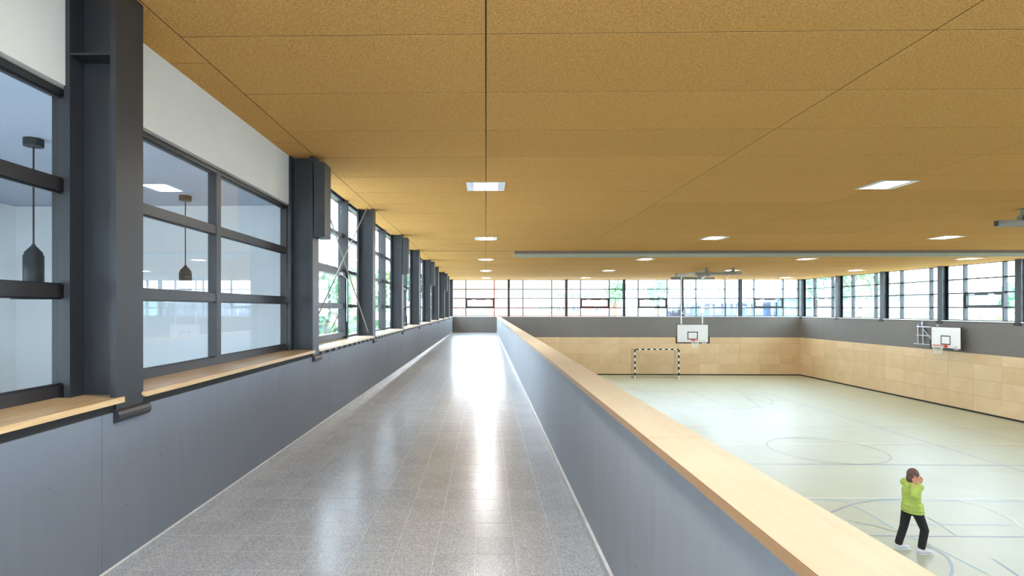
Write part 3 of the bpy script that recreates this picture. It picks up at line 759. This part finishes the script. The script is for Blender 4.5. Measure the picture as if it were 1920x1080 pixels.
# ------------------------------------------------------------------ person playing on the court
def blob(chains, voxel, name, mat, parent, smooth=4):
    """closed tapered limbs fused into one continuous skin by a voxel remesh"""
    mb = MB()
    unit = []
    for i in range(1, 8):
        for j in range(12):
            th, ph = math.pi*i/8, 2*math.pi*j/12; unit.append((math.sin(th)*math.cos(ph), math.sin(th)*math.sin(ph), math.cos(th)))
    def ball(p, r, sc=(1, 1, 1)):
        k = len(mb.v)
        mb.v += [(p[0]+x*r*sc[0], p[1]+y*r*sc[1], p[2]+z*r*sc[2]) for x, y, z in unit]+[(p[0], p[1], p[2]+r*sc[2]), (p[0], p[1], p[2]-r*sc[2])]
        for i in range(6):
            for j in range(12): j2 = (j+1) % 12; mb.f.append((k+i*12+j, k+(i+1)*12+j, k+(i+1)*12+j2, k+i*12+j2))
        for j in range(12): j2 = (j+1) % 12; mb.f.append((k+84, k+j, k+j2)); mb.f.append((k+85, k+72+j2, k+72+j))
    for ch in chains:
        if ch[0] == 'ball': ball(ch[1], ch[2], ch[3] if len(ch) > 3 else (1, 1, 1)); continue
        pts = ch
        for (p, r), (q, r2) in zip(pts, pts[1:]):
            p, q = Vector(p), Vector(q); n = max(2, int((q-p).length/(min(r, r2)*0.45)))
            for i in range(n+1): ball(p.lerp(q, i/n), r+(r2-r)*i/n)
    o = mb.build(name, mat, parent)
    md = o.modifiers.new('fuse', 'REMESH'); md.mode = 'VOXEL'; md.voxel_size = voxel; md.use_smooth_shade = True
    sm = o.modifiers.new('relax', 'SMOOTH'); sm.factor = 0.5; sm.iterations = smooth
    return o
fx1, fy1 = at_floor(1688, 1029); fx2, fy2 = at_floor(1730, 1038)
pc = ((fx1+fx2)/2, (fy1+fy2)/2)
person = empty('person', (pc[0], pc[1], ZK)); tag(person, 'person in lime green top and black trousers walking on the court', 'person')
# local frame: +x is to the right of the photo (the way the person faces), -y towards the viewer
A = Vector((fx1-pc[0], fy1-pc[1], 0)); B = Vector((fx2-pc[0], fy2-pc[1], 0))
hipL, hipR = Vector((-0.02, 0.09, 0.86)), Vector((0.05, -0.09, 0.86))
kneeL, kneeR = Vector((-0.06, 0.12, 0.46)), Vector((0.17, -0.12, 0.47))
ankL, ankR = A+Vector((-0.03, 0, 0.09)), B+Vector((-0.02, 0, 0.09))
shL, shR = Vector((0.0, 0.17, 1.33)), Vector((0.02, -0.17, 1.33))
elL, elR = Vector((0.13, 0.25, 1.12)), Vector((-0.12, -0.24, 1.18))
wrL, wrR = Vector((0.25, 0.14, 1.30)), Vector((-0.07, -0.17, 1.40))
def hand(wr, d, n, side):
    d = Vector(d).normalized(); n = Vector(n).normalized(); s_ = d.cross(n)*side
    ch = [[(wr, 0.027), (wr+d*0.045, 0.030), (wr+d*0.08, 0.030)], [(wr+d*0.05+s_*0.02, 0.024), (wr+d*0.085+s_*0.03, 0.02)], [(wr+d*0.05-s_*0.02, 0.024), (wr+d*0.085-s_*0.03, 0.02)]]
    for i, (off, ln) in enumerate(((0.033, 0.068), (0.011, 0.078), (-0.011, 0.072), (-0.033, 0.055))):
        b0 = wr+d*0.085+s_*off; b1 = b0+d*ln*0.5+s_*off*0.12; b2 = b1+d*ln*0.4-n*ln*0.3
        ch.append([(b0, 0.0095), (b1, 0.009), (b2, 0.008)])
    b0 = wr+d*0.03+s_*0.03; b1 = b0+d*0.03+s_*0.035; b2 = b1+d*0.035+s_*0.008-n*0.012
    ch.append([(b0, 0.013), (b1, 0.0115), (b2, 0.0095)])
    return ch
hd = Vector((0.05, 0, 1.52))
body = [[(Vector((0, 0, 0.92)), 0.12), (Vector((0.0, 0, 1.10)), 0.11), (Vector((0.01, 0, 1.28)), 0.12)],
        [(Vector((0.01, 0, 1.30)), 0.06), (Vector((0.035, 0, 1.45)), 0.05)],
        [(hipL, 0.085), (kneeL, 0.055), (ankL, 0.04)], [(hipR, 0.085), (kneeR, 0.055), (ankR, 0.04)],
        [(ankL, 0.04), (A+Vector((0.09, 0, 0.045)), 0.02)], [(ankR, 0.04), (B+Vector((0.10, -0.02, 0.045)), 0.02)],
        [(shL, 0.05), (elL, 0.038), (wrL, 0.026)], [(shR, 0.05), (elR, 0.038), (wrR, 0.026)],
        ('ball', hd, 0.1, (0.95, 0.78, 1.18)), ('ball', hd+Vector((0.035, 0, -0.055)), 0.062, (1, 0.85, 1)),
        ('ball', hd+Vector((0.098, 0, -0.012)), 0.017, (1.1, 0.7, 1.3)), ('ball', hd+Vector((0.088, 0, -0.056)), 0.014, (0.8, 1.7, 0.7)),
        ('ball', hd+Vector((0.0, 0.080, -0.01)), 0.022, (0.8, 0.4, 1.2)), ('ball', hd+Vector((0.0, -0.080, -0.01)), 0.022, (0.8, 0.4, 1.2))]
body += hand(wrL, (0.45, -0.1, 1), (1, 0, -0.3), 1) + hand(wrR, (0.35, 0.1, 1), (1, 0, 0), 1)
blob(body, 0.0065, 'body', 'skin', person, 2)
top = [('ball', Vector((0.03, 0, 0.80)), 0.2, (0.95, 1.12, 0.2)), ('ball', Vector((0.02, 0, 0.86)), 0.195, (0.95, 1.14, 0.5)), ('ball', Vector((0.02, 0, 0.93)), 0.19, (0.95, 1.1, 0.6)), [(Vector((0.0, 0, 0.94)), 0.15), (Vector((0.0, 0, 1.0)), 0.145), (Vector((0.0, 0, 1.16)), 0.14), (Vector((0.01, 0, 1.27)), 0.135)],
       [(Vector((0, 0.06, 0.93)), 0.12), (Vector((0, 0.075, 1.2)), 0.12)], [(Vector((0, -0.06, 0.93)), 0.12), (Vector((0, -0.075, 1.2)), 0.12)],
       [(Vector((0.01, 0, 1.32)), 0.095), (Vector((0.02, 0, 1.38)), 0.065)],
       [(shL, 0.078), (elL, 0.058), (wrL-Vector((0.03, 0, 0.01)), 0.042)], [(shR, 0.078), (elR, 0.058), (wrR-Vector((0.02, -0.01, 0.04)), 0.042)],
       [(shL, 0.085), (shR, 0.085)]]
blob(top, 0.011, 'jersey', 'lime', person)
tr = [[(Vector((0, 0, 0.88)), 0.12), (Vector((0.01, 0, 0.83)), 0.12)],
      [(hipL-Vector((0, 0, 0.05)), 0.098), (kneeL, 0.075), (ankL+Vector((0, 0, 0.05)), 0.068)], [(hipR-Vector((0, 0, 0.05)), 0.098), (kneeR, 0.075), (ankR+Vector((0, 0, 0.05)), 0.068)]]
blob(tr, 0.011, 'trousers', 'trousers', person)
for P_, q in ((A, 0.0), (B, -0.02)):
    sh = blob([[(P_+Vector((-0.06, 0, 0.055)), 0.045), (P_+Vector((0.05, q/2, 0.055)), 0.042), (P_+Vector((0.15, q, 0.042)), 0.036)],
          [(P_+Vector((-0.04, 0, 0.07)), 0.045), (P_+Vector((-0.03, 0, 0.10)), 0.045)]], 0.009, 'shoe', 'shoe', person)
    MB().box(P_.x-0.10, P_.x+0.185, P_.y-0.045+q/2, P_.y+0.045+q/2, 0.0, 0.014).build('sole', 'white_steel', sh)
blob([('ball', hd+Vector((-0.022, 0, 0.022)), 0.112, (0.98, 0.9, 1.06)), ('ball', hd+Vector((-0.06, 0, -0.06)), 0.09, (0.9, 0.95, 1.2)),
      ('ball', hd+Vector((-0.05, 0.03, -0.13)), 0.06, (0.9, 1, 1.1)), ('ball', hd+Vector((-0.05, -0.03, -0.13)), 0.06, (0.9, 1, 1.1))], 0.009, 'hair', 'hair', person)
for sy in (-1, 1):
    mb = MB().lathe([(0.002, -0.008), (0.007, -0.005), (0.009, 0), (0.007, 0.005), (0.002, 0.008)], (hd.x+0.083, sy*0.03, hd.z+0.012), 8); mb.build('eye', 'black', person)
MB().box(hd.x+0.096, hd.x+0.101, -0.02, 0.02, hd.z-0.060, hd.z-0.053).build('mouth', 'line_red', person)

# ------------------------------------------------------------------ outside
GZ = -0.25
gr = MB()
gr.box(-400, -2.64, -300, -3.2, GZ-0.5, GZ).box(-400, RX0-0.3, -3.2, 9.2, GZ-0.5, GZ).box(-400, -2.64, 9.2, YF+0.4, GZ-0.5, GZ).box(XR+0.36, 400, -300, YF+0.4, GZ-0.5, GZ).box(-400, 400, YF+0.4, 500, GZ-0.5, GZ)
o = gr.build('ground', 'ground'); struct(o, 'pale paved ground around the sports hall', 'ground')
ground = o
def lawn(x0, x1, y0, y1, label):
    q = MB().box(x0, x1, y0, y1, GZ, GZ+0.02).build('lawn', 'lawn', ground); q['label'] = label; q['kind'] = 'stuff'
lawn(-40, -9, 14, 90, 'mown lawn outside the gallery windows'); lawn(-6, 24, 62, 120, 'mown lawn beyond the far window band'); lawn(29, 90, 15, 60, 'mown lawn outside the right window band')
def leaf_cloud(mb, blobs, n, size, rnd):
    for i in range(n):
        c, r = rnd.choice(blobs)
        d = Vector((rnd.gauss(0, 1), rnd.gauss(0, 1), rnd.gauss(0, 1))).normalized()*(rnd.random()**0.4)
        p = Vector((c[0]+d.x*r[0], c[1]+d.y*r[1], c[2]+d.z*r[2]))
        a = Vector((rnd.gauss(0, 1), rnd.gauss(0, 1), rnd.gauss(0, 0.6))).normalized(); b = a.orthogonal().normalized(); b.rotate(Matrix.Rotation(rnd.random()*6.28, 3, a))
        c2 = a.cross(b); s_ = size*(0.6+0.8*rnd.random()); k = len(mb.v)
        mb.v += [tuple(p-b*s_), tuple(p+c2*s_*0.55), tuple(p+b*s_), tuple(p-c2*s_*0.55)]; mb.f.append((k, k+1, k+2, k+3))
def tree(px, d, h, wd, mat, label, seed, n=900, conifer=False, group='trees outside'):
    rnd = random.Random(seed); x, y = at_dist(px, d); o = empty('conifer_tree' if conifer else 'leafy_tree', (x, y, GZ)); tag(o, label, 'tree', group)
    mb = MB().tube((0, 0, -0.05), (0.1, 0, h*0.55), 0.028*h, 8, 0.012*h)
    if not conifer:
        for i in range(5):
            a = rnd.random()*6.28; mb.tube((0.05, 0, h*0.33), (math.cos(a)*wd*0.32, math.sin(a)*wd*0.32, h*(0.6+0.2*rnd.random())), 0.010*h, 6, 0.004*h)
    mb.build('trunk', 'bark', o)
    mb = MB(); bl = []
    if conifer:
        for i in range(9): f = i/8; bl.append(((0, 0, h*(0.15+0.8*f)), (wd/2*(1-0.85*f), wd/2*(1-0.85*f), h*0.07)))
    else:
        for i in range(11):
            a = rnd.random()*6.28; rr = wd*0.30*math.sqrt(rnd.random()); q = wd*(0.17+0.10*rnd.random())
            bl.append(((rr*math.cos(a), rr*math.sin(a), h*(0.48+0.38*rnd.random())), (q, q, q*0.85)))
    leaf_cloud(mb, bl, n, h*0.022+0.05, rnd); mb.build('foliage', mat, o)
def hedge(px0, px1, d, h, mat, label, seed, n=1400, kind_name='hedge'):
    rnd = random.Random(seed); a = at_dist(px0, d); b = at_dist(px1, d); o = empty(kind_name, ((a[0]+b[0])/2, (a[1]+b[1])/2, GZ)); tag(o, label, 'hedge', 'hedges outside')
    ax, ay = (b[0]-a[0])/2, (b[1]-a[1])/2; bl = []
    for i in range(24):
        f = rnd.uniform(-1, 1); hh = h*(0.6+0.4*rnd.random()); bl.append(((ax*f, ay*f+rnd.uniform(-.6, .6), hh*0.55), (abs(ax)/14+0.5, 0.8, hh*0.5)))
    mb = MB(); leaf_cloud(mb, bl, n, 0.16, rnd); mb.build('foliage', mat, o)
    mb = MB()
    for i in range(10): f = i/4.5-1; mb.tube((ax*f, ay*f, -0.05), (ax*f+0.1, ay*f, h*0.6), 0.03, 5)
    mb.build('stems', 'bark', o)
tree(640, 26, 4.0, 4.0, 'leaf1', 'bright green tree just outside the braced glazing bay', 1, 700)
tree(606, 17, 3.0, 2.6, 'leaf2', 'small blue-green shrub tree behind the second gallery column', 2, 600)
tree(738, 40, 5.0, 4.2, 'leaf1', 'green tree outside the middle gallery windows', 3)
tree(775, 60, 6.5, 5.0, 'leaf2', 'taller pale tree farther along outside the gallery windows', 4)
hedge(560, 720, 34, 1.5, 'leaf1', 'low green hedge outside the braced glazing bay', 5)
tree(1152, 62, 5.8, 3.0, 'leaf1', 'round green tree between two far posts, above the hanging board frame', 6, 800)
tree(1233, 70, 6.2, 4.0, 'leaf2', 'feathery blue-green tree left of the hanging backboard poles', 7, 700)
tree(1030, 90, 3.4, 3.4, 'leaf2', 'small tree before the brick building in the far windows', 8, 500)
tree(900, 75, 2.9, 3.6, 'leaf2', 'small pale tree seen through the gallery-end sash', 9, 500)
tree(1300, 118, 4.3, 8.0, 'leaf1', 'broad low tree behind the slate pavilion', 10, 700)
tree(1612, 42, 6.6, 5.0, 'leaf1', 'large green tree filling the bay beside the corner', 11, 800)
tree(1530, 58, 8.0, 5.0, 'leaf2', 'blue-green tree in the corner bay of the right windows', 12, 700)
tree(1572, 56, 5.5, 2.6, 'leaf2', 'slender tree behind the column next to the corner', 13, 500)
tree(1905, 40, 4.4, 3.2, 'leaf2', 'pale tree beside the column at the right edge', 14, 700)
tree(1695, 96, 7.0, 7.0, 'leaf3', 'yellowish distant tree above the teal building', 15, 350)
hedge(1765, 1900, 36, 1.75, 'leaf3', 'yellow-green hedge under the wide right sash', 16, 2200)
hedge(1670, 1760, 50, 1.2, 'leaf1', 'low green hedge below the teal building', 17)
hedge(1560, 1660, 46, 1.6, 'leaf3', 'leafy hedge at the foot of the corner trees', 18)
hedge(960, 1000, 70, 1.2, 'leaf3', 'low yellow-green planting behind the first far bay', 19, 500)
# brick school building far behind
x0, yb_ = at_dist(835, 150); x1, _ = at_dist(1165, 150)
o = empty('school_building', ((x0+x1)/2, 150, GZ)); tag(o, 'long pale red brick building beyond the far windows', 'building'); wdt = x1-x0
MB().box(-wdt/2, wdt/2, 0, 12, 0, 13).build('wall', 'brick', o)
MB().box(-wdt/2-0.3, wdt/2+0.3, -0.3, 12.3, 13, 13.4).build('roof', 'rendered', o)
MB().box(-wdt/2+14, wdt/2-1.0, -0.04, 0, 4.4, 7.4).build('render_band', 'rendered', o)
def far_window(ox, z0, wd, hh):
    f = MB().box(ox-wd/2, ox+wd/2, -0.10, -0.03, z0, z0+hh).build('window', 'rendered', o)
    MB().box(ox-wd/2+0.1, ox-0.04, -0.14, -0.09, z0+0.1, z0+hh-0.1).build('pane', 'winblue', f); MB().box(ox+0.04, ox+wd/2-0.1, -0.14, -0.09, z0+0.1, z0+hh-0.1).build('pane', 'winblue', f)
for px in (1015, 1047, 1058, 1075, 1084, 1118):
    far_window((px-PPX)/F*150-(x0+x1)/2-math.sin(YAW)*150, 1.1, 1.1, 1.6)
for px in (943, 960, 972, 982, 995, 1005, 1015, 1030, 1048, 1058, 1072, 1085, 1100, 1113, 1128, 1140):
    far_window((px-PPX)/F*150-(x0+x1)/2-math.sin(YAW)*150, 4.9, 1.0, 1.3)
# slate pavilion with sloping roof
xa, ya_ = at_dist(1250, 92); xb_, _ = at_dist(1480, 92)
o = empty('pavilion', ((xa+xb_)/2, ya_, GZ)); tag(o, 'low dark slate-blue pavilion with sloping roof behind the far windows', 'building'); w2 = (xb_-xa)/2
MB().box(-w2+3, w2, 0, 9, 0, 2.7).build('wall', 'slate', o)
mb = MB(); k = [(-w2-1.5, -0.6, 1.55), (-w2+6.0, -0.6, 3.05), (w2+0.6, -0.6, 3.05), (w2+0.6, -0.6, 2.7), (-w2+6.4, -0.6, 2.7), (-w2-1.3, -0.6, 1.25)]
mb.v = k+[(x, 9.6, z) for x, _, z in k]; mb.f = [(5, 4, 3, 2, 1, 0), (6, 7, 8, 9, 10, 11)]+[(i, (i+1) % 6, (i+1) % 6+6, i+6) for i in range(6)]
mb.build('roof', 'slate', o)
for i in range(8):
    x = -w2+3.9+i*(2*w2-5)/8.0
    f = MB().box(x, x+1.35, -0.06, 0, 0.5, 2.3).build('window', 'rendered' if i % 3 == 1 else 'slate', o); MB().box(x+0.1, x+1.25, -0.09, -0.05, 0.6, 2.2).build('pane', 'winblue', f)
# teal and white block outside the right windows
xa, ya_ = at_dist(1700, 85)
o = empty('teal_building', (xa, ya_, GZ), -0.5); tag(o, 'low white building with teal bands outside the right windows', 'building')
MB().box(-9, 9, 0, 8, 0, 3.6).build('wall', 'rendered', o); MB().box(-9.2, 9.2, -0.25, 8.2, 3.0, 4.0).build('fascia', 'teal', o); MB().box(-9, 9, -0.06, 0, 1.0, 1.6).build('lower_band', 'teal', o)
xa, ya_ = at_dist(1478, 88)
o = empty('teal_shelter', (xa+1.5, ya_, GZ)); tag(o, 'small pale teal shelter beside the pavilion', 'building')
MB().box(-1.7, 2.2, 0, 3, 0, 3.3).build('wall', 'teal', o); MB().box(-3.6, 2.5, -0.3, 3.3, 3.3, 3.65).build('roof', 'winblue', o)
# wooden pergola at the left end of the far windows
xa, ya_ = at_dist(868, 60)
o = empty('pergola', (xa, ya_, GZ)); tag(o, 'small timber play frame outside the gallery-end window', 'play frame')
for x in (-0.75, 0.0, 0.85): MB().box(x-0.06, x+0.06, -0.06, 0.06, -0.02, 2.3).build('post', 'timber', o)
MB().box(-0.95, 1.05, -0.08, 0.08, 2.3, 2.42).build('beam', 'timber', o); MB().box(-0.95, 0.3, -0.08, 0.08, 1.5, 1.6).build('beam', 'timber', o)
MB().bar((-0.7, 0.1, 0.6), (-0.1, 0.1, 1.5), 0.08, 0.08).build('strut', 'timber', o)
# garden wall outside the gallery windows
xa, ya_ = at_dist(650, 40)
o = empty('garden_wall', (xa, ya_, GZ)); tag(o, 'low pale garden wall outside the braced glazing bay', 'wall'); MB().box(-8, 3, 0, 0.3, 0, 1.1).build('wall', 'rendered', o); MB().box(-8.05, 3.05, -0.05, 0.35, 1.1, 1.18).build('coping', 'ground', o)
